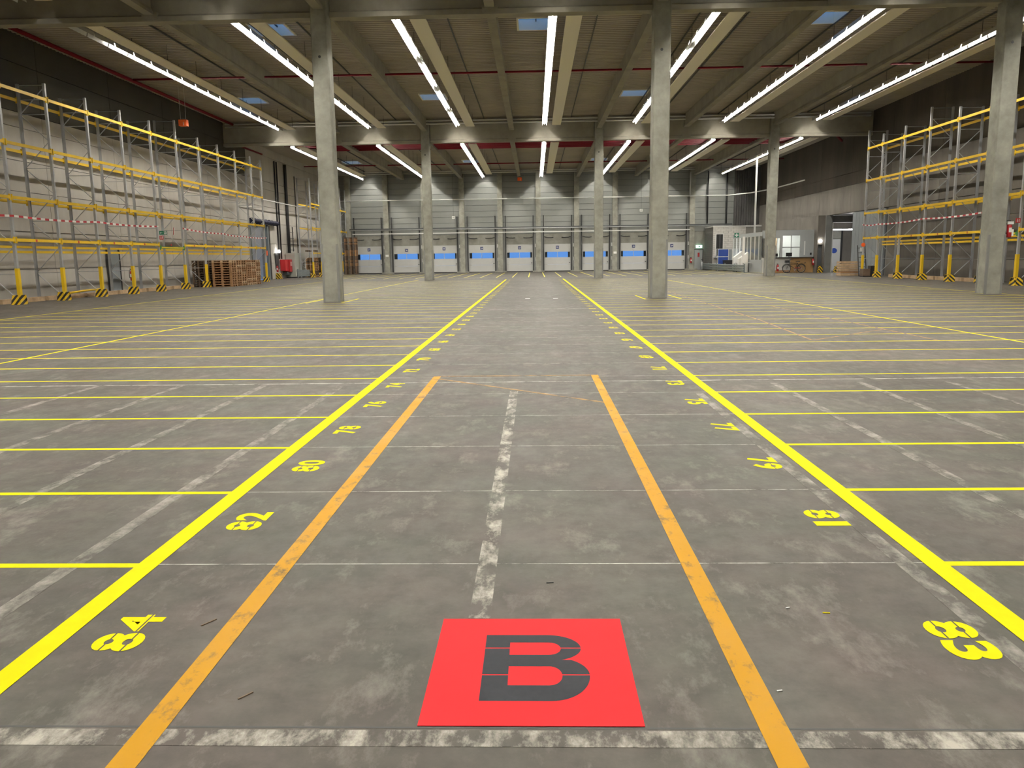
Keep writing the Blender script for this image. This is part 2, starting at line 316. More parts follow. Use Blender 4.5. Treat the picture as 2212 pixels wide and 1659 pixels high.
for i in range(11): span('dark_sheet', (20.6+.25*i, 20.6+.25*i+.22, YF-.35-.03*(i % 2), YF-.22, 4.4, 10.3), 'dark_clad', wf)
def dock_door(i, x):
    lab = 'white dock door numbered %d with a blue lit window strip' % (37-i)
    d = struct('door_%d' % (i+1), lab, (x, YF, 0))
    w2 = 1.37
    for z0, z1 in ((.08, .76), (.76, 1.44), (2.06, 2.86)): obj('panel', cached(('dpanel', z1-z0), lambda: boxes((-w2, w2, -.03, .03, z0-z0, z1-z0-.012)), 'door_white'), d, (0, 0, z0))
    obj('frame', cached('dframe', lambda: boxes((-w2, -w2+.06, -.03, .03, 1.44, 2.05), (w2-.06, w2, -.03, .03, 1.44, 2.05), (-.02, .02, -.03, .03, 1.44, 2.05), (-w2+.06, w2-.06, -.03, .03, 1.44, 1.47), (-w2+.06, w2-.06, -.03, .03, 2.02, 2.05)), 'door_white'), d)
    for s in (-1, 1):
        obj('pane', cached('dpane', lambda: boxes((-.645, .645, -.006, .006, 1.47, 2.02)), 'pane'), d, (s*.665, 0, 0))
        obj('track', cached('dtrack', lambda: boxes((-.05, .05, -.32, -.22, 0, 5.8), (-.03, .03, -.3, .0, .3, .36), (-.03, .03, -.3, 0, 1.1, 1.16), (-.03, .03, -.3, 0, 2.0, 2.06), (-.03, .03, -.3, 0, 2.8, 2.86)), 'black'), d, (s*1.45, 0, 0))
        obj('spring_cable', cached('dspring', lambda: tube([(-.48, -.3, 3.53), (-.2, -.3, 3.50), (.2, -.3, 3.52), (.48, -.3, 3.60)], .05, 6), 'black'), d, (s*.9, 0, 0), (0, 0, math.pi if s < 0 else 0)).location.y = 0 if s > 0 else -.6
    obj('dock_shelter', cached('dshelter', lambda: boxes((-1.45, -1.06, .25, .5, 0, 3), (1.12, 1.45, .25, .5, 0, 3)), 'dark'), d)
    obj('bottom_seal', cached('dseal', lambda: boxes((-w2, w2, -.04, .04, 0, .08)), 'black'), d)
    pz = 2.5 if i != 1 else 2.4
    pl = obj('number_plate', cached('dplate', lambda: boxes((-.155, .155, -.045, -.03, -.155, .155)), 'sign_blue'), d, (0, 0, pz))
    obj('digits', text_mesh(('dn', i), str(37-i), .21, .003, m='white'), pl, (0, -.048, 0), (math.pi/2, 0, 0))
    obj('latch', cached('dlatch', lambda: boxes((.0, .12, -.06, -.03, .88, .95)), 'black'), d, (1.2, 0, 0)); obj('handle', cached('dhandle', lambda: boxes((-.08, .08, -.06, -.03, .66, .70)), 'galv'), d)
    obj('control_box', cached('dctrl', lambda: boxes((1.62, 1.74, -.35, -.22, 2.55, 2.9), (1.66, 1.78, -.35, -.22, 1.15, 1.5), (1.70, 1.74, -.3, -.24, .5, 1.15)), 'offwhite'), d)
for i, x in enumerate(DC): dock_door(i, x)
# ---- columns
def column(x, y, h, lab, hole=True):
    c = struct('column', lab, (x, y, 0)); w2, ch = .3, .035
    prof = [(-w2+ch, -w2), (w2-ch, -w2), (w2, -w2+ch), (w2, w2-ch), (w2-ch, w2), (-w2+ch, w2), (-w2, w2-ch), (-w2, -w2+ch)]
    obj('shaft', cached(('shaft', h), lambda: prism(prof, 0, h, 'z'), 'column'), c)
    for sx, sy in ((-1, -1), (1, -1), (1, 1), (-1, 1)):
        obj('corner_guard', cached('cguard', lambda: boxes((-.02, .055, -.02, -.008, 0, 2.1), (-.02, -.008, -.008, .055, 0, 2.1)), 'jamb'), c, (sx*(-.29)*-1*1, sy*.29, 0), (0, 0, {(-1, -1): 0, (1, -1): math.pi/2, (1, 1): math.pi, (-1, 1): -math.pi/2}[(sx, sy)]))
    if hole: obj('socket', cached('csock', lambda: tube([(0, -.302, 8.62), (0, -.29, 8.62)], .05, 12), 'black'), c, (-.02, 0, 0))
    return c
CX = [-7.5, 4.52, 16.52]
for x, n in zip(CX, ('left', 'right', 'far right')): column(x, 29.7, 12, 'grey concrete column in the near row, %s one' % n)
for x, n in zip(CX, ('left', 'middle', 'right')): column(x, 57.2, 10.9, 'grey concrete column in the far row, %s one' % n)
# ---- girders across the hall
def girder(y, z, h, lab):
    gd = struct('girder', lab, (0, y, z))
    xs = [XL]+CX+[XR]
    for a, b in zip(xs, xs[1:]):
        a2 = a+(.32 if a in CX else 0); b2 = b-(.32 if b in CX else 0)
        prof = [(-.22, 0), (.22, 0), (.22, .17), (.12, .24), (.12, h), (-.12, h), (-.12, .24), (-.22, .17)]
        obj('span', prism(prof, a2, b2, 'x'), gd, m='beam')
        n = max(1, round((b-a)/6)-1)
        for k in range(n):
            xx = a+(b-a)*(k+1)/(n+1) if b-a > 8 else None
            if xx is None: continue
            if a == XL: xx = (-13.6, -19.6)[k] if k < 2 else xx
            obj('bearing', cached(('bearing', h), lambda: boxes((-.28, .28, -.27, .27, .05, .3)), 'beam'), gd, (xx, 0, 0))
    return gd
girder(29.9, 10.0, 1.5, 'concrete girder across the top of the view'); girder(57.35, 9.45, 1.45, 'concrete girder between the far columns')
# ---- roof beams along the hall
BX = [-13.6, -7.5, -1.5, 4.52, 10.5, 16.52]
rb = struct('roof_beams')
for x in BX:
    for y0, y1, z, top in ((2.5, 29.6, 10.2, ROOF1), (30.2, 57.1, 10.2, ROOF1), (57.6, 84.6, 9.6, ROOF3)):
        prof = [(-.17, 0), (.17, 0), (.17, .1), (.11, .22), (.11, top-z), (-.11, top-z), (-.11, .22), (-.17, .1)]
        obj('roof_beam', cached(('rbeam', y1-y0, top-z), lambda: prism(prof, 0, y1-y0), 'beam'), rb, (x, y0, z))
for y0, y1, z in ((2.5, 29.6, ROOF1), (30.2, 57.1, ROOF1), (57.6, 84.6, ROOF3)):
    for x in [-19.6]+BX: obj('purlin_line', cached(('pline', y1-y0), lambda: boxes((-.02, .02, 0, y1-y0, -.09, -.02)), 'darkgrey'), rb, (x+2.15, y0, z)); obj('purlin_line', CACHE[('pline', y1-y0)], rb, (x+4.1, y0, z))
# ---- corrugated roof deck with real skylight openings
SKY1 = [(-10.9, 34.95), (.15, 34.95), (11.9, 34.95), (-16.95, 49.6), (-5.95, 49.6), (6.0, 49.6), (17.6, 49.6)]
SKY3 = [(-17.0, 76.5), (-5.9, 77), (6.1, 77.1)]
def deck(y0, y1, z, holes, name):
    bm = bmesh.new(); p = .28; y = y0; prof = []
    while y < y1: prof += [(y, 0), (y+.12, 0), (y+.16, .07), (y+.24, .07)]; y += p
    prof.append((y1, 0))
    for (ya, za), (yb, zb) in zip(prof, prof[1:]):
        cuts = [(hx-.75, hx+.75) for hx, hy in holes if yb > hy-.85 and ya < hy+.85]; xs = [XL-.3]
        for a, b in sorted(cuts): xs += [a, b]
        xs.append(XR+.3)
        for i in range(0, len(xs), 2):
            bm.faces.new([bm.verts.new(c) for c in ((xs[i], ya, z+za), (xs[i], yb, z+zb), (xs[i+1], yb, z+zb), (xs[i+1], ya, z+za))])
    return obj(name, bm, ceiling, m='deck')
ceiling = struct('ceiling', 'ribbed metal roof deck')
deck(YB, 57.35, ROOF1, SKY1, 'roof_deck'); deck(57.35, 85.2, ROOF3, SKY3, 'roof_deck')
obj('roof_step', boxes((XL-.3, XR+.3, 57.3, 57.4, ROOF3, ROOF1+.1)), ceiling, m='beam')
for n, (hx, hy, z) in enumerate([(*s, ROOF1) for s in SKY1]+[(*s, ROOF3) for s in SKY3]):
    sk = struct('window_%d' % (n+1), 'small blue skylight in the roof deck', (hx, hy, z))
    obj('curb', cached('curb', lambda: boxes((-.8, -.72, -.9, .9, -.04, .45), (.72, .8, -.9, .9, -.04, .45), (-.72, .72, -.9, -.82, -.04, .45), (-.72, .72, .82, .9, -.04, .45)), 'panel_beige'), sk)
    obj('pane', cached('skpane', lambda: boxes((-.72, .72, -.82, .82, .38, .4)), 'pane'), sk); obj('bar', cached('skbar', lambda: boxes((-.02, .02, -.82, .82, .3, .36), (-.5, .5, .1, .13, .3, .33)), 'dark'), sk)
# ================================================================ LIGHT ROWS
ROWX = [-17.3, -11.1, -5.07, .75, 6.75, 12.7, 18.85]
NAMES = ['leftmost', 'second from the left', 'third from the left', 'central', 'third from the right', 'second from the right', 'rightmost']
def trough():
    bm = bmesh.new(); L = 1.5; o = [(-.165, 0), (-.155, 0), (-.11, .160), (.11, .160), (.155, 0), (.165, 0), (.12, .17), (-.12, .17)]
    addprism(bm, o, 0, L); bmesh.ops.recalc_face_normals(bm, faces=bm.faces); return bm
def light_row(x, y0, y1, z, roof, bay, n, off=(), h0=.3):
    r = thing('light_row', '%s ceiling light row in the %s bay' % (NAMES[n], bay), 'light', (x, y0, z), group='fluorescent light rows')
    L = y1-y0; cnt = round(L/1.54); pt = L/cnt
    obj('rail', cached(('rail', round(L, 2)), lambda: boxes((-.04, .04, 0, L, .17, .245)), 'offwhite'), r)
    for k in range(cnt):
        t = obj('reflector', cached('trough', trough, 'reflector'), r, (0, k*pt+.02, 0))
        on = k not in off
        obj('tube', cached('tube_on' if on else 'tube_of', lambda: tube([(0, .04, .128), (0, 1.46, .128)], .019, 8), 'tube_lit' if on else 'tube_off'), t)
    for k in range(0, cnt+1, 3): obj('hanger', cached(('hang', round(roof-z, 2)), lambda: boxes((-.008, .008, -.008, .008, .24, roof-z+.02)), 'darkgrey'), r, (0, min(L-.1, k*1.54+h0), 0))
def heater(x, y0, y1, z, roof, bay, n):
    L = y1-y0
    h = thing('radiant_panel', 'beige radiant panel right of the %s light row, %s bay' % (NAMES[n], bay), 'heater', (x, y0, z), group='radiant ceiling panels')
    obj('panel', cached(('hp', round(L, 2)), lambda: boxes((-.30, .30, 0, L, 0, .05)), 'panel_beige'), h)
    obj('pipe', cached(('hpp', round(L, 2)), lambda: boxes((-.22, -.18, .1, L-.1, .05, .09), (.18, .22, .1, L-.1, .05, .09)), 'galv'), h)
    for k in range(7): obj('hanger', cached(('hang2', round(roof-z, 2)), lambda: boxes((-.008, .008, -.008, .008, .05, roof-z+.02)), 'darkgrey'), h, (.2, 6.2+(L-6.6)*k/6, 0))
for n, x in enumerate(ROWX):
    light_row(x, -1.0, 28.3, 10.3, ROOF1, 'near', n, off={0: (18,)}.get(n, ()))
    light_row(x, 30.95, 56.25, 10.3, ROOF1, 'middle', n, off={0: (0, 1), 2: (4, 8, 12), 4: (3, 9)}.get(n, ()))
    light_row(x, 58.7, 83.35, 9.5, ROOF3, 'far', n, off={1: (3,)}.get(n, ()), h0=5.8)
    heater(x+.80, -1.0, 28.2, 10.32, ROOF1, 'near', n); heater(x+.80, 30.8, 56.0, 10.32, ROOF1, 'middle', n); heater(x+.75, 58.2, 79.0, 9.45, ROOF3, 'far', n)
# ================================================================ PIPES AND TRAYS
ORD = ['first', 'second', 'third', 'fourth', 'fifth', 'sixth', 'seventh', 'eighth', 'ninth', 'tenth', 'eleventh', 'twelfth', 'thirteenth', 'fourteenth', 'fifteenth', 'sixteenth', 'seventeenth', 'eighteenth', 'nineteenth', 'twentieth', 'twenty-first', 'twenty-second', 'twenty-third', 'twenty-fourth', 'twenty-fifth', 'twenty-sixth']
def pipe(name, lab, pts, r, m, cat='pipe', n=10, group=None):
    return tag(obj(name, tube(pts, r, n), m=m), lab, cat, group)
pipe('sprinkler_pipe', 'red sprinkler main running along the top of the left wall', [(-20.8, 24, 10.86), (-20.8, 56.7, 10.86)], .085, 'pipe_red')
pipe('sprinkler_pipe', 'thin red sprinkler pipe crossing the middle bay under the roof', [(-20.2, 41.7, 10.66), (22.8, 41.6, 10.66)], .05, 'pipe_red')
pipe('sprinkler_pipe', 'thin red sprinkler pipe crossing the far bay under the roof', [(-21.3, 75.6, 10.08), (22.8, 75.6, 10.08)], .05, 'pipe_red')
for k in range(5): pipe('sprinkler_pipe', '%s red pipe behind the far girder, counted from the girder' % ORD[k], [(-18.4+.6*k, 60.4+.72*k, 9.93), (19.6, 60.4+.72*k, 9.93)], .13, 'pipe_red', group='red pipe bundle')
pipe('sprinkler_pipe', 'red pipe running along the left wall in the far bay', [(-21.63, 58, 9.9), (-21.63, 65, 9.9)], .06, 'pipe_red')
pipe('sprinkler_pipe', 'red pipe running to the right wall above the office', [(16.9, 57.85, 9.75), (20.8, 57.85, 9.75), (22.9, 62, 9.75)], .09, 'pipe_red')
for z, lab in ((10.90, 'upper'), (10.70, 'lower')): pipe('conduit', '%s grey conduit along the top of the far girder' % lab, [(XL+.3, 56.9, z), (XR-.3, 56.9, z)], .06, 'offwhite', 'conduit')
for z, lab in ((10.32, 'upper'), (10.14, 'lower')): pipe('conduit', '%s grey conduit along the top of the far wall' % lab, [(XL+.3, 83.9, z), (20, 83.9, z)], .065, 'offwhite', 'conduit')
pipe('heating_pipe', 'bright metal pipe running high across the far wall', [(-20.5, 84.15, 7.5), (19.9, 84.15, 7.5), (21.6, 82.0, 7.55), (22.6, 78, 7.6), (22.9, 70, 7.65)], .055, 'steel_tube')
for z in (4.62, 4.50): pipe('conduit', 'dark conduit across the far wall, %s of the pair' % ('upper' if z > 4.55 else 'lower'), [(-19.3, 84.34, z), (20.4, 84.34, z)], .05, 'darkgrey' if z > 4.55 else 'galv', 'conduit')
ct = thing('cable_trunking', 'white cable trunking in front of the dock door lintels', 'trunking', (0, 83.8, 4.1)); obj('duct', boxes((-18.9, 16.0, -.05, .05, -.04, .04)), ct, m='white')
for x in PC[1:]: obj('bracket', cached('ctb', lambda: boxes((-.02, .02, .05, .595, -.02, .02)), 'galv'), ct, (x, 0, 0))
for x in (-21.46, -21.2): pipe('downpipe', 'black downpipe on the left wall, %s of the pair' % ('left' if x < -21.4 else 'right'), [(-21.63, 67.9+(x+21.46)*2.3, 9.7), (-21.63, 67.9+(x+21.46)*2.3, 1.65)], .06, 'black')
pipe('downpipe', 'thick dark duct rising on the left wall above the grey cabinet', [(-21.56, 70.6, 9.7), (-21.56, 70.6, 2.17)], .13, 'dark')
pipe('conduit', 'thin dark conduit on the left wall beside the second rack', [(-21.652, 73.5, 9), (-21.652, 73.5, 0)], .04, 'black', 'conduit')
pipe('heating_pipe', 'thin metal pipe along the left wall between the racks', [(-20.9, 59, 6.2), (-20.9, 71, 6.2), (-20.1, 71, 6.2)], .035, 'steel_tube')
pipe('downpipe', 'white pole rising from the office roof to the ceiling', [(18.42, 68.4, 3.285), (18.42, 68.4, 9.25)], .085, 'white')
for x in (17.05, 19.85): pipe('downpipe', 'black downpipe on the panels right of the dock doors, %s one' % ('left' if x < 18 else 'right'), [(x+.85*(x < 18), 84.6, 10), (x+.85*(x < 18), 84.6, 4.5)], .07, 'black')
pipe('downpipe', 'grey downpipe beside the exit door pillar', [(16.02, 84.3, 9.9), (16.02, 84.3, 7.6)], .07, 'offwhite')
# ================================================================ PALLET RACKS
def post_bm(h): return boxes((-.05, -.042, -.05, .05, 0, h), (-.042, .05, -.05, -.042, 0, h), (-.042, .05, .042, .05, 0, h), (-.09, .09, -.08, .08, 0, .012))
def rack(lab, xf, xr, ys, levels, top, tall=(), skip=(), low=None, guards=True, green=None, side=1, no_foot=()):
    """side +1: the rack opens towards +X (left wall)"""
    R = thing('pallet_rack', lab, 'rack', (xf, ys[0], 0))
    D = xr-xf
    def add(name, me, loc, rot=(0, 0, 0), par=None):
        o = obj(name, me, R, (loc[0]-xf, loc[1]-ys[0], loc[2]), rot); return o
    for i, y in enumerate(ys):
        h = top+(.5 if i in tall else 0)
        for x, fr in ((xf, True), (xr, False)):
            p = add('post', cached(('post', round(h, 2)), lambda: post_bm(h), 'galv'), (x, y, 0), (0, 0, math.pi if (side > 0) == fr else 0))
            if fr and guards:
                gp = obj('post_guard', cached('pguard', lambda: boxes((-.075, -.055, -.07, .07, .32, 1.37), (-.055, .05, -.07, -.055, .32, 1.37), (-.055, .05, .055, .07, .32, 1.37)), 'guard_yellow'), p)
                if i not in no_foot:
                    def foot():
                        bm = bmesh.new(); addprism(bm, [(-.15, 0), (-.14, 0), (-.085, .36), (-.095, .36)], -.24, .24); addprism(bm, [(-.24, 0), (-.235, 0), (-.10, .36), (-.12, .36)], -.15, .22, 'x')
                        addprism(bm, [(.24, 0), (.235, 0), (.10, .36), (.12, .36)], -.15, .22, 'x'); bmesh.ops.recalc_face_normals(bm, faces=bm.faces); return bm
                    obj('foot_guard', cached('footg', foot, 'hazard'), p)
        # bracing of the frame
        nodes = [.1+1.06*k for k in range(int((h-.2)/1.06)+1)]
        for k in range(len(nodes)-1):
            a, b = (0, 1) if k % 2 == 0 else (1, 0)
            add('brace', cached(('brace', a, round(D, 2)), lambda: (lambda bm: (addbar(bm, (a*D, 0, 0), (b*D, 0, 1.06), .028, .028), bm)[1])(bmesh.new()), 'galv'), (xf, y, nodes[k]))
        for k in list(range(1, len(nodes), 2)): add('brace', cached(('hbrace', round(D, 2)), lambda: (lambda bm: (addbar(bm, (0, 0, 0), (D, 0, 0), .028, .028), bm)[1])(bmesh.new()), 'galv'), (xf, y, nodes[k]))
        for zz in (h-.06, h-.62): add('brace', CACHE[('hbrace', round(D, 2))], (xf, y, zz))
    for i, (a, b) in enumerate(zip(ys, ys[1:])):
        L = b-a-.1
        bmk = lambda: boxes((-.025, .025, 0, L, -.058, .058), (-.03, .03, -.005, .03, -.12, .12), (-.03, .03, L-.03, L+.005, -.12, .12), (-.031, -.025, 0, L, -.012, .012))
        for j, z in enumerate(levels):
            if (i, j) in skip: continue
            m = 'rack_green' if green and green[0] == i and j == 0 else 'rack_yellow'
            zz = z-.15 if m == 'rack_green' else z
            add('beam', cached(('beam', round(L, 2), m), bmk, m), (xf+side*.06, a+.05, zz))
            if j: add('beam', cached(('beam', round(L, 2), 'rack_yellow'), bmk, 'rack_yellow'), (xr-side*.06, a+.05, z))
            elif m == 'rack_green': add('beam_face', cached(('bface', round(L, 2)), lambda: boxes((-.004, .004, .12, L-.12, -.03, .03)), 'rack_yellow'), (xf+side*.09, a+.05, zz))
            if j == 0 and i % 1 == 0: add('load_badge', cached('badge', lambda: boxes((-.004, .004, -.05, .05, -.045, .045)), 'red' if lab.find('left') >= 0 and i < 6 else 'black'), (xf+side*.087, (a+b)/2-.2, z))
        if low:
            for z in low: add('rear_beam', cached(('rbm', round(L, 2)), lambda: boxes((-.025, .025, 0, L, -.05, .05), (-.03, .03, 0, .12, -.04, .1)), 'rack_yellow'), (xr-side*.06, a+.05, z))
    return R
LY = [24.3, 27.25, 30.2, 33.15, 36.1, 39.05, 42.0, 45.0, 47.95, 50.9, 53.8, 56.75, 58.8]
rack('tall yellow and grey pallet rack standing along the left wall', -19.75, -20.85, LY, (2.44, 4.03, 6.05, 8.08), 8.72, tall=(7,), low=(2.02, 2.22), green=(6,), side=1)
rack('shorter pallet rack by the left wall near the dock doors', -19.6, -20.7, [70.9, 73.75, 76.6, 79.5, 81.8, 84.0], (2.13, 4.32, 6.4), 8.6, tall=(), side=1, no_foot=(2, 3, 4, 5))
RY = [27.0, 29.95, 33.05, 36.05, 38.95, 41.8, 44.75, 47.7, 50.6, 52.75]
rack('tall yellow and grey pallet rack standing along the right wall', 21.2, 22.3, RY, (2.43, 3.98, 6.02, 8.0), 8.62, tall=(6, 9), low=(2.02, 2.2), side=-1, green=(3,), no_foot=(9,))
# timber kerbs behind the racks
for i, (a, b) in enumerate(zip(LY[1:8], LY[2:9])):
    tag(obj('timber', boxes((-.09, .09, .12, b-a-.12, .0, .18)), None, (-20.62, a, 0), m='wood_pale'), 'pale timber beam on the floor under the left rack, %s bay from the camera' % ORD[i], 'timber', 'timbers under the left rack')
for i, (a, b) in enumerate(zip(RY[4:8], RY[5:9])):
    tag(obj('timber', boxes((-.09, .09, .12, b-a-.12, .0, .19)), None, (22.0, a, 0), m='wood_pale'), 'pale timber beam on the floor under the right rack, %s bay from the camera' % ORD[i], 'timber', 'timbers under the right rack')
obj_b = tag(obj('spare_beam', tube([(-20.3, 34.4, .26), (-20.3, 35.6, .31), (-20.3, 36.9, .33)], .05, 6), m='rack_yellow'), 'loose yellow rack beam lying on timbers under the left rack', 'beam')
# barrier tape
def tape(name, lab, x, pts, sag=.06):
    bm = bmesh.new(); P = []
    for (y0, z0), (y1, z1) in zip(pts, pts[1:]):
        for k in range(8):
            t = k/8; P.append((y0+(y1-y0)*t, z0+(z1-z0)*t-sag*4*t*(1-t)))
    P.append(pts[-1])
    A = [(bm.verts.new((0, y, z-.04)), bm.verts.new((0, y, z+.04)), bm.verts.new((.004, y, z-.04)), bm.verts.new((.004, y, z+.04))) for y, z in P]
    for p, q in zip(A, A[1:]): bm.faces.new((p[0], q[0], q[1], p[1])); bm.faces.new((p[2], p[3], q[3], q[2])); bm.faces.new((p[1], q[1], q[3], p[3])); bm.faces.new((p[0], p[2], q[2], q[0]))
    return tag(obj(name, bm, None, (x, 0, 0), m='tape'), lab, 'tape')
tape('barrier_tape', 'red and white barrier tape on the left rack before the green bay', -19.67, [(24, 3.36), (30.2, 3.34), (36.1, 3.36), (42, 3.38)])
tape('barrier_tape', 'red and white barrier tape on the left rack beyond the green bay', -19.67, [(44.9, 3.38), (50.9, 3.25), (54, 3.18), (59, 3.18)])
tape('barrier_tape', 'red and white barrier tape on the right rack', 21.11, [(38.95, 3.32), (44.75, 3.3), (50.6, 3.24), (52.9, 3.3)])
tag(obj('tape_tail', boxes((-.01, .01, -.03, .05, 2.98, 3.38)), None, (-19.6, 42.08, 0), (-.25, 0, 0), m='tape'), 'loose tape end hanging at the green rack bay', 'tape').location = (-19.62, 42.85, .1)
# signs on the racks
s = thing('exit_sign', 'green escape route flag sign on the left rack', 'sign', (-19.62, 41.92, 2.95)); 
obj('plate', boxes((0, .42, -.008, .008, 0, .19)), s, m='sign_green')
obj('arrow', boxes((.06, .17, -.012, -.008, .085, .105), (.05, .07, -.012, -.008, .06, .13)), s, m='white'); obj('pictogram', boxes((.25, .39, -.012, -.008, .03, .17)), s, m='white'); obj('runner', boxes((.29, .33, -.014, -.012, .05, .15), (.27, .36, -.014, -.012, .09, .105), (.30, .32, -.014, -.012, .13, .165)), s, m='sign_green')
def fire_sign(lab, loc):
    s = thing('fire_sign', lab, 'sign', loc); obj('plate', boxes((0, .2, -.008, .008, 0, .2)), s, m='red')
    obj('pictogram', boxes((.05, .09, -.012, -.008, .03, .12), (.055, .085, -.012, -.008, .13, .17), (.13, .16, -.012, -.008, .04, .17)), s, m='white')
fire_sign('red fire extinguisher sign below the green escape sign', (-19.62, 41.92, 2.70)); fire_sign('red fire extinguisher sign on the right rack', (20.93, 35.95, 2.72))
# orange boxes
def orange_box(lab, c, ztop, rods=True):
    o = thing('orange_sensor_box', lab, 'box', c); obj('case', boxes((-.22, .22, -.14, .14, 0, .33)), o, m='orange'); obj('label_stripe', boxes((.03, .06, -.145, -.14, .02, .2)), o, m='white')
    obj('cable_loop', tube([(-.18, 0, .33), (-.1, 0, .40), (.1, 0, .40), (.18, 0, .33)], .02, 6), o, m='darkgrey')
    if rods:
        for x in (-.15, .15): obj('rod', boxes((x-.008, x+.008, -.008, .008, .33, ztop-c[2])), o, m='offwhite')
orange_box('orange box hanging on rods above the left rack', (-19.3, 45.2, 8.93), ROOF1-.02); orange_box('small orange box under the roof beam at the far wall', (-1.43, 83, 9.17), 9.62)
# ================================================================ PALLETS
def pallet_bm():
    bm = bmesh.new()
    for x in (-.35, -.18, 0, .18, .35): addbox(bm, x-.06, x+.06, -.6, .6, .122, .144)
    for y in (-.53, 0, .53): addbox(bm, -.4, .4, y-.07, y+.07, .1, .122)
    for x in (-.35, 0, .35):
        for y in (-.53, 0, .53): addbox(bm, x-.05, x+.05, y-.07, y+.07, .022, .1)
        addbox(bm, x-.05, x+.05, -.6, .6, 0, .022)
    return bm
def stack(x, y, n, mats, lab, grp, z0=0, rot=0):
    for k in range(n):
        m = random.choice(mats)
        o = obj('pallet', cached(('pallet', m), pallet_bm, m), None, (x+random.uniform(-.008, .008), y+random.uniform(-.008, .008), z0+k*.145), (0, 0, rot)); tag(o, ORD[k]+' from the floor, '+lab, 'pallet', grp)
for i, y in enumerate((48.75, 49.59, 50.43, 51.4, 52.24, 53.08)): stack(-18.97, y, 11, ('wood', 'wood', 'wood_pale'), 'pallet in the %s brown stack before the left rack' % ORD[i], 'brown pallet stack %d' % (i+1), rot=math.pi/2)
for i, y in enumerate((48.83, 50.06)): stack(-20.35, y, 11, ('wood_dark',), 'dark pallet stacked inside the left rack, %s stack' % ('nearer', 'farther')[i], 'dark pallet stack %d' % (i+1))
for i, y in enumerate((72.2, 74.6)): stack(-20.1, y+.2, 12, ('wood', 'wood_dark'), 'pallet stacked under the second rack, %s stack' % ('nearer', 'farther')[i], 'second rack pallet stack %d' % (i+1))
stack(-18.9, 82.9, 26, ('wood', 'wood_dark', 'wood_dark'), 'pallet in the tall stack beside the leftmost dock door', 'tall pallet stack', rot=math.pi/2)
stack(-20.1, 72.4, 1, ('wood_dark',), 'dark pallet lying on the lowest beams of the second rack', 'pallet on second rack', 2.26)
# ================================================================ LEFT WALL EQUIPMENT
d = struct('door_10', 'open roll-up passage in the left wall with a dark tarpaulin roll', (XL, 63.2, 0))
def tarp():
    bm = bmesh.new(); pts = [(.22, -2.2+.25*i, 4.56+.02*math.sin(i*1.9)) for i in range(26)]; addtube(bm, pts, [.19+.03*math.sin(i*2.3) for i in range(26)], 10); return bm
obj('tarp_roll', tarp(), d, m='tarp')
obj('curtain', boxes((.02, .16, 1.85, 2.05, 0, 4.35), (.02, .1, 2.1, 2.5, 0, 4.3)), d, m='black'); obj('door_frame', boxes((0, .12, -1.95, -1.8, 0, 4.25), (0, .22, 1.55, 1.8, 0, 4.25), (0, .12, -1.8, 1.55, 4.1, 4.25)), d, m='rail_grey')
obj('inner_wall', boxes((-3.2, -3.1, -3, 4, 0, 4.6), (-3.1, -.42, -3, -2.9, 0, 4.6), (-3.1, -.42, 3.9, 4, 0, 4.6), (-3.2, -.42, -3, 4, 4.6, 4.7)), d, m='wall_left')
obj('inner_lamp', boxes((-2.4, -.7, 1.3, 1.45, 4.3, 4.38)), d, m='lamp_white')
def extinguisher(lab, loc, s=1.0):
    e = thing('fire_extinguisher', lab, 'extinguisher', loc)
    obj('cylinder', cached(('ext', s), lambda: tube([(0, 0, 0), (0, 0, .02), (0, 0, .42), (0, 0, .48), (0, 0, .53)], [.07, .085, .085, .06, .03], 12), 'red'), e)
    obj('valve', cached(('extv', s), lambda: boxes((-.03, .03, -.03, .03, .52, .57), (-.09, .03, -.015, .015, .57, .60)), 'black'), e); obj('hose', cached(('exth', s), lambda: tube([(-.03, 0, .55), (-.12, 0, .48), (-.13, 0, .25), (-.1, -.02, .12)], .015, 6), 'black'), e)
    obj('label', cached(('extl', s), lambda: boxes((-.05, .05, -.089, -.084, .18, .34)), 'white'), e)
    return e
extinguisher('red extinguisher on the left wall beside the roll-up passage', (-21.4, 66.5, .58)); extinguisher('red extinguisher standing under the green bay of the left rack', (-20.55, 40.5, .62))
c = thing('hose_cabinet', 'red fire hose cabinets on the left wall', 'cabinet', (-21.47, 69.05, .55)); obj('body', boxes((-.2, .25, -.93, .0, .1, 1.05), (-.2, .35, 0, .65, 0, 1.05)), c, m='red'); obj('label', boxes((.352, .36, .2, .32, .5, .85), (.352, .36, .45, .55, .5, .85)), c, m='white'); obj('bracket', boxes((-.2, .2, -.3, .6, -.25, 0)), c, m='darkgrey')
c = thing('switch_cabinet', 'grey two-door electrical cabinet against the left wall', 'cabinet', (-21.28, 71.2, 0)); obj('body', boxes((-.40, .40, -1.45, 1.45, .1, 2.0)), c, m='cabinet'); obj('plinth', boxes((-.38, .38, -1.4, 1.4, 0, .1)), c, m='dark'); obj('roof', boxes((-.41, .43, -1.5, 1.5, 2.0, 2.16)), c, m='cabinet')
for y0, y1 in ((-1.43, .3), (.32, 1.43)): obj('door', boxes((.40, .42, y0, y1, .14, 1.97)), c, m='cabinet')
obj('handle', boxes((.42, .44, .1, .16, .9, 1.1), (.42, .44, 1.2, 1.26, .9, 1.1)), c, m='black'); obj('notice', boxes((.42, .425, .5, .8, 1.2, 1.5)), c, m='white')
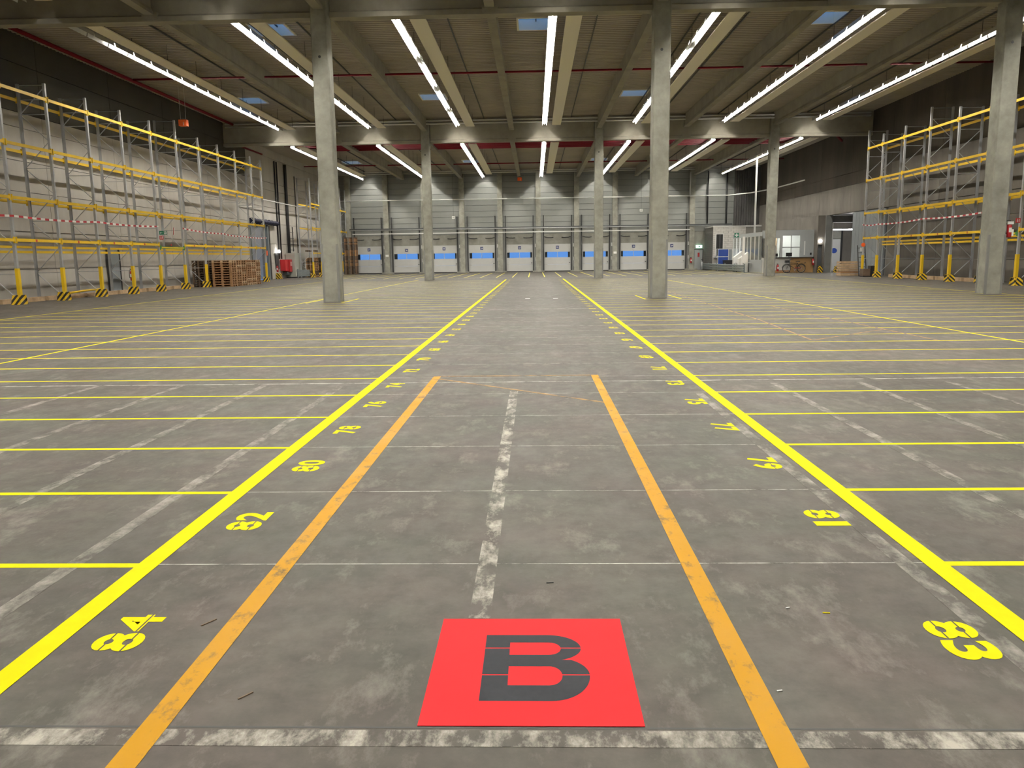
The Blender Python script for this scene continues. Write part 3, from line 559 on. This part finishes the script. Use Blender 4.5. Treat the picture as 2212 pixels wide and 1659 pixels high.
def guard_rail(lab, p, q, n, h0=.12, dz=.2, mm='rail_grey'):
    g_ = thing('guard_rail', lab, 'guard rail', (*p, 0)); dx, dy = q[0]-p[0], q[1]-p[1]; L = math.hypot(dx, dy); g_.rotation_euler = (0, 0, math.atan2(dy, dx))
    for k in range(n):
        z = h0+dz*k
        prof = [(-.03, z), (.02, z+.02), (.05, z+.06), (.02, z+.1), (.05, z+.14), (.02, z+.17), (-.03, z+.18)]
        obj('rail', prism(prof, 0, L, 'x'), g_, m=mm)
    for t in [0]+[i/max(1, int(L/3)) for i in range(1, int(L/3)+1)]: obj('post', boxes((-.06, .06, -.12, -.031, 0, h0+dz*n+.05)), g_, (max(.07, min(L-.07, t*L)), 0, 0), m=mm)
guard_rail('short grey guard rail beside the electrical cabinet', (-20.7, 69.6), (-19.75, 70.2), 3)
for k, (y, m) in enumerate(((60.2, 'hazard'), (67.1, 'hazard'))): tag(obj('bollard_guard', prism([(0, 0), (.4, 0), (.3, .45), (.02, .5)], -.25, .25), None, (XL+.02, y, 0), m=m), 'yellow and black kick guard at the %s side of the left passage' % ('near', 'far')[k], 'guard')
pipe('wall_lamp', 'round white lamp above the small doorway on the left wall', [(-21.55, 67.4, 2.28), (-21.4, 67.4, 2.28)], .13, 'lamp_white', 'lamp')
tag(obj('small_doorway', boxes((XL+.01, XL+.06, 66.9, 67.8, .8, 2.15)), m='dark'), 'dark niche below the round wall lamp on the left', 'niche')
l = thing('wall_ladder', 'dark rung ladder fixed on the left wall above the cabinet', 'ladder', (-21.2, 70.6, 2.3)); obj('rail', boxes((-.03, .03, -.03, .03, 0, 2.1)), l, m='black')
for k in range(4): obj('rung', boxes((-.02, .02, -.65, .25, .1+.5*k, .14+.5*k)), l, m='black')
# grey poster door behind the left rack
dd = struct('door_11', 'grey door behind the left rack', (XL+.02, 40.9, 0)); obj('leaf', boxes((0, .05, -.5, .55, 0, 2.1)), dd, m='clad'); obj('frame', boxes((0, .08, -.62, -.5, 0, 2.2), (0, .08, .55, .62, 0, 2.2)), dd, m='dark'); obj('handle', boxes((.05, .09, -.42, -.32, 1.0, 1.05)), dd, m='galv')
# ================================================================ RIGHT REAR: exit door, blockwork office, boards
dd = struct('door_12', 'pale steel exit door right of the dock doors', (17.11, YF, 0)); obj('leaf', boxes((-.42, .42, -.06, 0, 0, 2.05)), dd, m='office_grey'); obj('frame', boxes((-.5, -.42, -.08, .05, 0, 2.12), (.42, .5, -.08, .05, 0, 2.12), (-.42, .42, -.08, .05, 2.05, 2.12)), dd, m='black'); obj('handle', boxes((.3, .4, -.12, -.06, 1.0, 1.05)), dd, m='black'); obj('notice', boxes((-.08, .12, -.065, -.06, 1.3, 1.75)), dd, m='red')
s = thing('exit_sign', 'lit green exit sign over the pale steel exit door', 'sign', (17.15, YF-.12, 2.23)); obj('box', boxes((-.3, .3, -.05, .05, 0, .28)), s, m='exit_lit'); obj('runner', boxes((-.05, .05, -.056, -.05, .03, .25), (-.12, .12, -.056, -.05, .12, .16)), s, m='sign_green')
extinguisher('red extinguisher on the pillar left of the exit door', (16.25, YF-.59, .7))
# blockwork office: brick by brick on the front, courses on the side
bo = thing('blockwork_office', 'white painted block building beside the exit door', 'building', (17.7, 80.8, 0))
obj('core', boxes((.06, 5.2, .06, 3.85, 0, 4.2)), bo, m='mortar')
for k in range(21):
    z = .2*k
    for i in range(-1, 7):
        x0 = max(0, .5*i+(.25 if k % 2 else 0)); x1 = min(3.2, .5*i+.5+(.25 if k % 2 else 0))
        if x1-x0 < .05: continue
        if z > 1.3 and z < 3.5 and x0 < .98 and x1 > .32:
            if x0 < .32: x1 = .32
            elif x1 > .98: x0 = .98
            else: continue
            if x1-x0 < .05: continue
        cube('brick', x1-x0-.015, .06, .185, ((x0+x1)/2, .03, z+.1), 'brick_white', bo)
    for i in range(-1, 8):
        y0 = max(.06, .5*i+(.25 if k % 2 else 0)); y1 = min(3.85, .5*i+.5+(.25 if k % 2 else 0))
        if y1-y0 > .05: cube('brick', .06, y1-y0-.015, .185, (.03, (y0+y1)/2, z+.1), 'brick_grey' if k < 21 else 'brick_white', bo)
obj('doorway', boxes((.32, .98, .02, .062, 1.35, 3.5)), bo, m='black'); obj('door_leaf', boxes((.66, .72, -.02, .02, 1.35, 3.45)), bo, m='darkgrey'); obj('door_trim', boxes((.24, .32, -.02, .05, 1.35, 3.58), (.98, 1.04, -.02, .05, 1.35, 3.58), (.32, .98, -.02, .05, 3.5, 3.58)), bo, m='white')
obj('railing', boxes((.0, 1.9, -.35, -.31, 2.05, 2.09), (.3, .34, -.35, -.31, 1.3, 2.05), (1.86, 1.9, -.35, -.31, 0, 2.05)), bo, m='galv'); obj('landing', boxes((.1, 2.0, -.5, 0, 1.2, 1.32)), bo, m='office_grey'); obj('roof_slab', boxes((-.05, 5.2, -.05, 3.85, 4.2, 4.32)), bo, m='offwhite')
def board(lab, x, y, wd, h, m, z=0):
    b = thing('partition_board', lab, 'board', (x, y, z)); obj('panel', boxes((0, wd, -.02, .02, .03, h)), b, m=m); obj('frame', boxes((-.03, 0, -.03, .03, 0, h+.03), (wd, wd+.03, -.03, .03, 0, h+.03), (0, wd, -.03, .03, h, h+.03)), b, m='white'); return b
b = board('blue partition board with a white bar', 17.5, 77.5, .95, 2.0, 'blue'); obj('bar', boxes((0, .95, -.04, -.021, 1.28, 1.34)), b, m='white')
board('narrow pale blue partition board beside the blue one', 18.5, 77.6, .32, 2.0, 'clad'); board('white partition board beside the blue boards', 18.85, 77.4, .45, 2.02, 'white')
t = thing('black_crate', 'black crate standing before the blue partition board', 'crate', (18.35, 76.6, 0)); obj('body', boxes((-.5, .6, -.4, .4, .1, .95)), t, m='black'); obj('base', boxes((-.45, .55, -.35, .35, 0, .1)), t, m='dark'); obj('lid', boxes((-.56, .64, -.45, .45, .95, 1.0)), t, m='black')
guard_rail('long grey guard rail in front of the block office', (17.25, 67.0), (17.25, 84.2), 3, .08, .2)
tag(obj('rail_post', tube([(17.04, 82.6, 0), (17.04, 82.6, .82)], .09, 10), m='galv'), 'thick pale bollard in the long guard rail', 'bollard')
# glazed dispatch office
og = thing('dispatch_office', 'glazed dispatch office with lit windows behind the bicycle', 'office', (18.3, 65.6, 0))
X1, Y1 = 4.15, 9.6
obj('fascia', boxes((0, X1, 0, .08, 2.95, 3.38), (0, .08, .08, Y1, 2.95, 3.28)), og, m='office_grey'); obj('roof_slab', boxes((.08, X1, .08, Y1, 3.2, 3.28)), og, m='office_grey')
obj('base_panel', boxes((0, .06, 0, Y1, 0, 1.05)), og, m='office_grey')
for y in (0, 1.0, 2.2, 3.5, 4.6, 5.8, 7.1, 8.3, 9.5): obj('mullion', cached('omul', lambda: boxes((0, .07, 0, .09, 1.05, 2.95)), 'white'), og, (0, y, 0))
for a, b_ in zip((0, 1.0, 2.2, 3.5, 4.6, 5.8, 7.1, 8.3), (1.0, 2.2, 3.5, 4.6, 5.8, 7.1, 8.3, 9.5)): obj('pane', boxes((.03, .04, a+.09, b_, 1.05, 2.95)), og, m='office_glass')
# front: windows at x (relative) 1.0-1.45, 1.62-3.05, right closed panel
for x0, x1 in ((0, .07), (1.42, 1.64), (3.02, 3.25), (X1-.07, X1)): obj('mullion', boxes((x0, x1, 0, .09, 1.24, 2.95)), og, m='office_grey')
obj('transom', boxes((1.64, 3.02, 0, .07, 1.97, 2.06), (.07, 1.42, 0, .07, 2.75, 2.95)), og, m='office_grey'); obj('mullion', boxes((2.31, 2.36, 0, .06, 1.24, 2.95)), og, m='office_grey')
for b in ((.07, 1.42, .03, .04, 1.24, 2.75), (1.64, 2.31, .03, .04, 1.24, 1.97), (2.36, 3.02, .03, .04, 1.24, 1.97), (1.64, 2.31, .03, .04, 2.06, 2.95), (2.36, 3.02, .03, .04, 2.06, 2.95)): obj('pane', boxes(b), og, m='office_glass')
obj('side_panel', boxes((3.25, X1-.07, .02, .07, 1.24, 2.95)), og, m='office_grey'); obj('thermometer', boxes((3.36, 3.44, -.01, .02, 1.4, 2.5)), og, m='white'); obj('switch', boxes((3.85, 3.97, -.02, .02, 1.4, 1.58)), og, m='black')
obj('counter_top', boxes((.9, X1+.02, -.22, .1, 1.19, 1.24)), og, m='dark'); obj('counter_front', boxes((.06, 2.3, .0, .05, 0, 1.19)), og, m='offwhite'); obj('wood_front', boxes((2.3, X1, -.06, .05, 0, 1.19)), og, m='brown_board'); obj('skirting', boxes((.9, 2.3, -.03, 0, 0, .2)), og, m='wood')
obj('inner_wall', boxes((.9, X1, 2.4, 2.48, 0, 3.2), (X1-.06, X1, .1, 2.4, 0, 3.2), (.06, 4.1, .08, Y1, 0, .02), (1.5, 1.56, 1.2, 2.4, 0, 3.2)), og, m='white')
obj('ceiling_lamp', boxes((2.2, 3.0, 1.0, 1.6, 3.1, 3.18)), og, m='lamp_white'); obj('desk_lamp', boxes((.9, 1.3, 1.9, 2.1, 2.6, 2.7)), og, m='lamp_warm'); obj('strip_lamp', boxes((.6, 1.2, 5.5, 7.5, 3.1, 3.17)), og, m='lamp_soft')
t = thing('monitor', 'black monitor standing on the dispatch counter', 'monitor', (20.43, 65.46, 1.242)); obj('screen', boxes((-.24, .24, -.02, .02, .06, .36)), t, m='black'); obj('foot', boxes((-.08, .08, -.06, .06, 0, .012), (-.02, .02, -.015, .015, .012, .08)), t, m='black')
t = thing('monitor', 'second dark monitor on the counter near the column', 'monitor', (19.42, 65.46, 1.242)); obj('screen', boxes((-.12, .12, -.02, .02, .06, .3)), t, m='black'); obj('foot', boxes((-.06, .06, -.05, .05, 0, .012), (-.02, .02, -.015, .015, .012, .08)), t, m='black')
s = thing('first_aid_sign', 'small green first aid sign on the office corner', 'sign', (18.1, 73.1, 3.02)); obj('plate', boxes((-.2, .2, -.02, 0, 0, .38)), s, m='sign_green'); obj('cross', boxes((-.05, .05, -.025, -.02, .04, .34), (-.15, .15, -.025, -.02, .14, .24)), s, m='white')
p = thing('white_post', 'white post in front of the glazed office side', 'post', (17.6, 68.6, 0)); obj('shaft', boxes((-.09, .09, -.06, .06, 0, 2.98)), p, m='white'); obj('shelf', boxes((-.05, .65, -.25, .1, .78, .83)), p, m='offwhite')
w_ = thing('white_desk', 'white sloped desk at the end of the guard rail', 'desk', (17.45, 69.6, 0)); obj('body', prism([(0, 0), (.75, 0), (.75, 1.7), (0, 1.15)], -.3, .3), w_, m='white')
w_ = thing('white_desk', 'white sloped desk behind the first one', 'desk', (17.5, 71.6, 0)); obj('body', prism([(0, 0), (.7, 0), (.7, 1.8), (0, 1.25)], -.3, .3), w_, m='white')
t = thing('waste_stand', 'small bin stand with clear bag beside the white post', 'bin', (17.75, 70.6, 0)); obj('ring', boxes((-.25, .25, -.2, .2, .72, .78)), t, m='white'); obj('bag', prism([(-.2, .1), (.2, .1), (.23, .72), (-.23, .72)], -.18, .18), t, m='cabinet'); obj('base', boxes((-.22, .22, -.18, .18, 0, .08)), t, m='dark')
extinguisher('red extinguisher on the floor under the dispatch counter', (19.5, 65.2, .14)); extinguisher('red extinguisher on the corner of the wooden counter front', (22.3, 65.25, .58))
tag(obj('extinguisher_plinth', boxes((19.0, 19.9, 65.1, 65.5, 0, .14)), m='wood'), 'low wooden plinth under the counter extinguisher', 'plinth')
# bicycle
def bicycle():
    b = thing('bicycle', 'black bicycle parked against the dispatch counter', 'bicycle', (20.76, 65.12, 0))
    for x in (-.58, .58):
        bm = bmesh.new(); addring(bm, (x, 0, .335), .31, .03); wh = obj('wheel', bm, b, m='rubber')
        bm = bmesh.new(); addring(bm, (x, 0, .335), .285, .012)
        for k in range(12):
            a = math.pi*k/6; addbar(bm, (x, 0, .335), (x+.28*math.cos(a), 0, .335+.28*math.sin(a)), .006)
        addtube(bm, [(x, -.05, .335), (x, .05, .335)], .025, 8); obj('spokes', bm, wh, m='galv')
        bm = bmesh.new(); pts = [(x+.37*math.cos(math.radians(a)), 0, .335+.37*math.sin(math.radians(a))) for a in range(20, 171, 15)]; addtube(bm, pts, .02, 6); obj('mudguard', bm, b, m='black')
    bm = bmesh.new(); bb = (.1, 0, .30); seat = (.28, 0, .80); head = (-.36, 0, .80); hb = (-.40, 0, .66)
    for p, q in ((bb, seat), (bb, hb), ((.24, 0, .68), hb), ((.26, 0, .74), head), (bb, (.58, .04, .335)), ((.27, .03, .76), (.58, .04, .335)), (hb, head)): addtube(bm, [p, q], .018, 8)
    obj('frame', bm, b, m='black')
    obj('fork', tube([(-.36, 0, .9), (-.41, 0, .66), (-.50, .03, .45), (-.58, .04, .335)], .016, 8), b, m='black')
    obj('handlebar', tube([(-.15, -.27, 1.02), (-.3, -.2, 1.06), (-.37, 0, 1.0), (-.3, .2, 1.06), (-.15, .27, 1.02)], .014, 8), b, m='darkgrey')
    obj('saddle', prism([(.14, .87), (.44, .88), (.46, .93), (.3, .92), (.14, .91)], -.08, .08), b, m='black'); obj('seat_post', tube([(.27, 0, .76), (.3, 0, .88)], .014, 8), b, m='galv')
    bm = bmesh.new(); addring(bm, bb, .09, .01); addbar(bm, bb, (.1, -.1, .30), .02); addbar(bm, (.1, -.1, .3), (.02, -.1, .16), .02); addbar(bm, (-.02, -.15, .16), (.06, -.15, .16), .04, .02); obj('crank', bm, b, m='galv')
    obj('chain_guard', prism([(.06, .36), (.56, .36), (.56, .40), (.06, .41)], -.05, -.03), b, m='red'); obj('carrier', boxes((.38, .88, -.07, .07, .735, .755), (.86, .88, -.07, .07, .755, .85)), b, m='black')
    obj('basket', boxes((-.70, -.69, -.17, .17, .80, 1.0), (-.42, -.41, -.17, .17, .80, 1.0), (-.69, -.42, -.17, -.16, .80, 1.0), (-.69, -.42, .16, .17, .80, 1.0), (-.69, -.42, -.16, .16, .80, .81)), b, m='black')
    bm = bmesh.new(); addbar(bm, (.1, .08, .28), (.18, .16, 0), .015); obj('kickstand', bm, b, m='galv')
bicycle()
# return wall with small doorway, opening to the annex
ra = struct('wall_annex', 'beige return wall right of the office with a passage to an annex', (22.42, 64.8, 0))
def sp(name, b, m): obj(name, boxes(b), ra, m=m)
sp('pier', (0, .06, 0, .35, 0, 4.45), 'wall_right_low'); sp('pier', (.42, .56, 0, .35, 0, 4.45), 'wall_right_low'); sp('pier', (.06, .42, 0, .35, 2.2, 4.45), 'wall_right_low'); sp('niche', (.06, .42, .2, .35, 0, 2.2), 'darkgrey'); sp('frame', (.56, 1.05, -.15, .35, 0, 4.45), 'jamb'); sp('frame_edge', (1.05, 1.16, -.1, .35, 0, 3.9), 'offwhite')
sp('header', (.56, 6.6, .0, .35, 3.9, 4.45), 'jamb'); sp('side_wall', (6.5, 6.7, -5.2, 6.0, 0, 4.45), 'clad'); sp('annex_roof', (1.2, 6.7, -5.2, 6.2, 4.47, 4.6), 'office_grey'); sp('annex_back', (.7, 6.7, 6.0, 6.2, 0, 4.45), 'wall_right_low'); sp('side_wall', (.95, 6.5, -5.2, -5.0, 0, 4.45), 'clad'); sp('side_wall', (.56, .7, .35, 20, 0, 4.45), 'wall_right_low')
sp('upper_strip', (.0, .1, .35, 20, 0, 4.45), 'wall_right_low')
dd = struct('door_13', 'white annex dock door with an oval blue window', (26.0, 70.78, 0)); obj('leaf', boxes((-1.6, .45, -.05, 0, 0, 2.7)), dd, m='door_white'); obj('lintel', boxes((-1.6, .5, -.06, 0, 2.75, 3.4)), dd, m='lintel'); obj('track', boxes((.47, .57, -.2, -.05, 0, 3.6)), dd, m='black')
obj('oval_window', prism([(-.08+.26*math.cos(math.pi*k/8), 1.72+.22*math.sin(math.pi*k/8)) for k in range(16)], -.07, -.05), dd, m='blue')
tag(obj('strip_lamp', boxes((23.6, 26.4, 66.6, 66.72, 3.35, 3.43)), m='lamp_annex'), 'bright strip lamp in the annex passage', 'lamp')
pipe('wall_lamp', 'round white lamp above the dark niche right of the office', [(22.62, 64.78, 2.47), (22.62, 64.66, 2.47)], .13, 'lamp_white', 'lamp')
tag(obj('kick_guard', prism([(0, 0), (.38, 0), (.3, .5), (.12, .55)], 64.4, 64.75), None, (22.45, 0, 0), m='hazard'), 'yellow and black kick guard at the niche right of the office', 'guard'); tag(obj('kick_guard', prism([(0, 0), (.38, 0), (.36, .5), (.12, .5)], 63.9, 64.3), None, (23.55, 0, 0), m='hazard'), 'yellow and black kick guard at the annex passage', 'guard')
guard_rail('grey guard rails stacked in front of the annex passage', (23.4, 62.5), (24.2, 62.5), 3, .05, .2)
# crates and ladder
for k in range(6): 
    t = thing('pallet_collar', '%s wooden pallet collar from the floor, stacked beside the step ladder' % ORD[k], 'collar', (21.2, 55.2, .165*k), group='pallet collar stack')
    for bx in ((-.6, .6, -.4, -.38, 0, .132), (-.6, .6, .38, .4, 0, .132), (-.6, -.58, -.38, .38, 0, .132), (.58, .6, -.38, .38, 0, .132)): obj('board', boxes(bx), t, m='wood_pale' if k != 1 else 'wood')
l = thing('platform_ladder', 'dark step ladder leaning at the end of the right rack', 'ladder', (21.35, 53.3, 0))
for x in (-.24, .24): obj('stile', (lambda bm: (addbar(bm, (x, -.3, 0), (x, .2, 2.0), .05), bm)[1])(bmesh.new()), l, m='dark')
for k in range(6): obj('step', boxes((-.23, .23, -.27+.08*k, -.12+.08*k, .3+.3*k, .34+.3*k)), l, m='darkgrey')
obj('label', boxes((-.1, .1, .1, .12, 1.6, 1.85)), l, m='white')
t = thing('tool_box', 'dark red trolley box beside the step ladder', 'box', (21.2, 52.0, 0)); obj('body', boxes((-.35, .1, -.3, .25, .06, .5)), t, m='wood_dark'); obj('lid', boxes((.14, .4, -.3, .25, .06, .7)), t, m='black'); obj('skid', boxes((-.35, .4, -.3, .25, 0, .06)), t, m='black')
tag(obj('red_disc', tube([(21.12, 52.6, 2.02), (21.12, 52.57, 2.02)], .13, 14), m='orange'), 'red round marker on the end post of the right rack', 'marker')
tag(obj('red_marker', boxes((-19.65, -19.61, 58.7, 58.9, 1.9, 2.26)), m='orange'), 'orange marker on the end post of the left rack', 'marker')
# extinguisher on the far right column
e = extinguisher('red extinguisher with white tag hanging on the far right column', (16.98, 29.52, 2.0)); obj('bracket', boxes((-.16, 0, .0, .02, .1, .5)), e, m='galv'); obj('tag', boxes((.05, .11, -.1, -.09, .05, .28)), e, m='white'); obj('tape_wrap', boxes((-.1, .1, -.09, .09, .46, .56)), e, m='white')
t = thing('wall_case', 'pale control case behind the right rack with a dark display', 'case', (22.6, 35.2, 0)); obj('body', boxes((-.25, .3, -.5, .5, 0, 1.75)), t, m='offwhite'); obj('display', boxes((-.26, -.25, -.2, .15, 1.2, 1.45)), t, m='black')
# small notices on far pillars
for i, (x, z, lab) in enumerate(((PC[1], 1.75, 'small white notice on the pillar between doors 37 and 36'), (PC[7]+.02, 1.75, 'white notice pair on the pillar between doors 31 and 30'))): tag(obj('notice', boxes((x-.16, x+.16, YF-.52, YF-.505, z, z+.22)), m='white'), lab, 'notice')
for x, z, lab in ((-8.35, 5.55, 'white hanging sign in front of the panels near door 35'), (11.0, 6.0, 'white hanging box in front of the panels near door 30')):
    s = thing('hanging_sign', lab, 'sign', (x, 84.0, z)); obj('plate', boxes((-.15, .15, -.02, .02, 0, .25)), s, m='white'); obj('cable', boxes((-.008, .008, -.008, .008, .25, 10.2-z)), s, m='black'); obj('lines', boxes((-.11, .11, -.024, -.02, .08, .11), (-.11, .11, -.024, -.02, .15, .18)), s, m='dark')
# ================================================================ RED FLOOR SIGN WITH THE LETTER B
fs = thing('floor_sign', 'red square painted on the floor with a black stencil letter B', 'floor sign', (0, 0, 0))
obj('panel', boxes((-.405, .352, 2.437, 3.232, .0003, .0026)), fs, m='paint_red')
def letter_b():
    bm = bmesh.new(); x0, y0, y1 = -.21, 2.588, 3.082; H = y1-y0; N = 120
    def right(v):
        if v < .585:
            t = (.36-v)/.36 if v < .36 else (v-.36)/.27; w_ = .402
        else: t = (.775-v)/.21 if v < .775 else (v-.775)/.225; w_ = .380
        return w_*(.64+.36*math.sqrt(max(0, 1-t*t)))
    CN = ((.21, .485, .30), (.665, .87, .30))
    def counter(v):
        for a, b, xe in CN:
            if a < v < b:
                t = (v-(a+b)/2)/((b-a)/2); return (.098, .098+(xe-.098)*(.76+.24*math.sqrt(max(0, 1-t*t))))
        return None
    slots = ((.352, .368), (.768, .783))
    vs = sorted(set([i/N for i in range(N+1)]+[.21, .485, .665, .87, .585, .002, .005, .995, .998]+[q for s_ in slots for q in s_]))
    for a, b in zip(vs, vs[1:]):
        mid = (a+b)/2
        if any(s_[0] <= mid <= s_[1] for s_ in slots): continue
        ra_, rb_ = right(a), right(b)
        if counter(mid):
            ca = counter(a) or counter(a+1e-6) or counter(mid); cb = counter(b) or counter(b-1e-6) or counter(mid)
            quads = [((0, 0), (ca[0], cb[0])), ((ca[1], cb[1]), (ra_, rb_))]
        else: quads = [((0, 0), (ra_, rb_))]
        for (la, lb), (qa, qb) in quads:
            bm.faces.new([bm.verts.new(p) for p in ((x0+la, y0+a*H, .0030), (x0+qa, y0+a*H, .0030), (x0+qb, y0+b*H, .0030), (x0+lb, y0+b*H, .0030))])
    return bm
obj('letter', letter_b(), fs, m='paint_black')
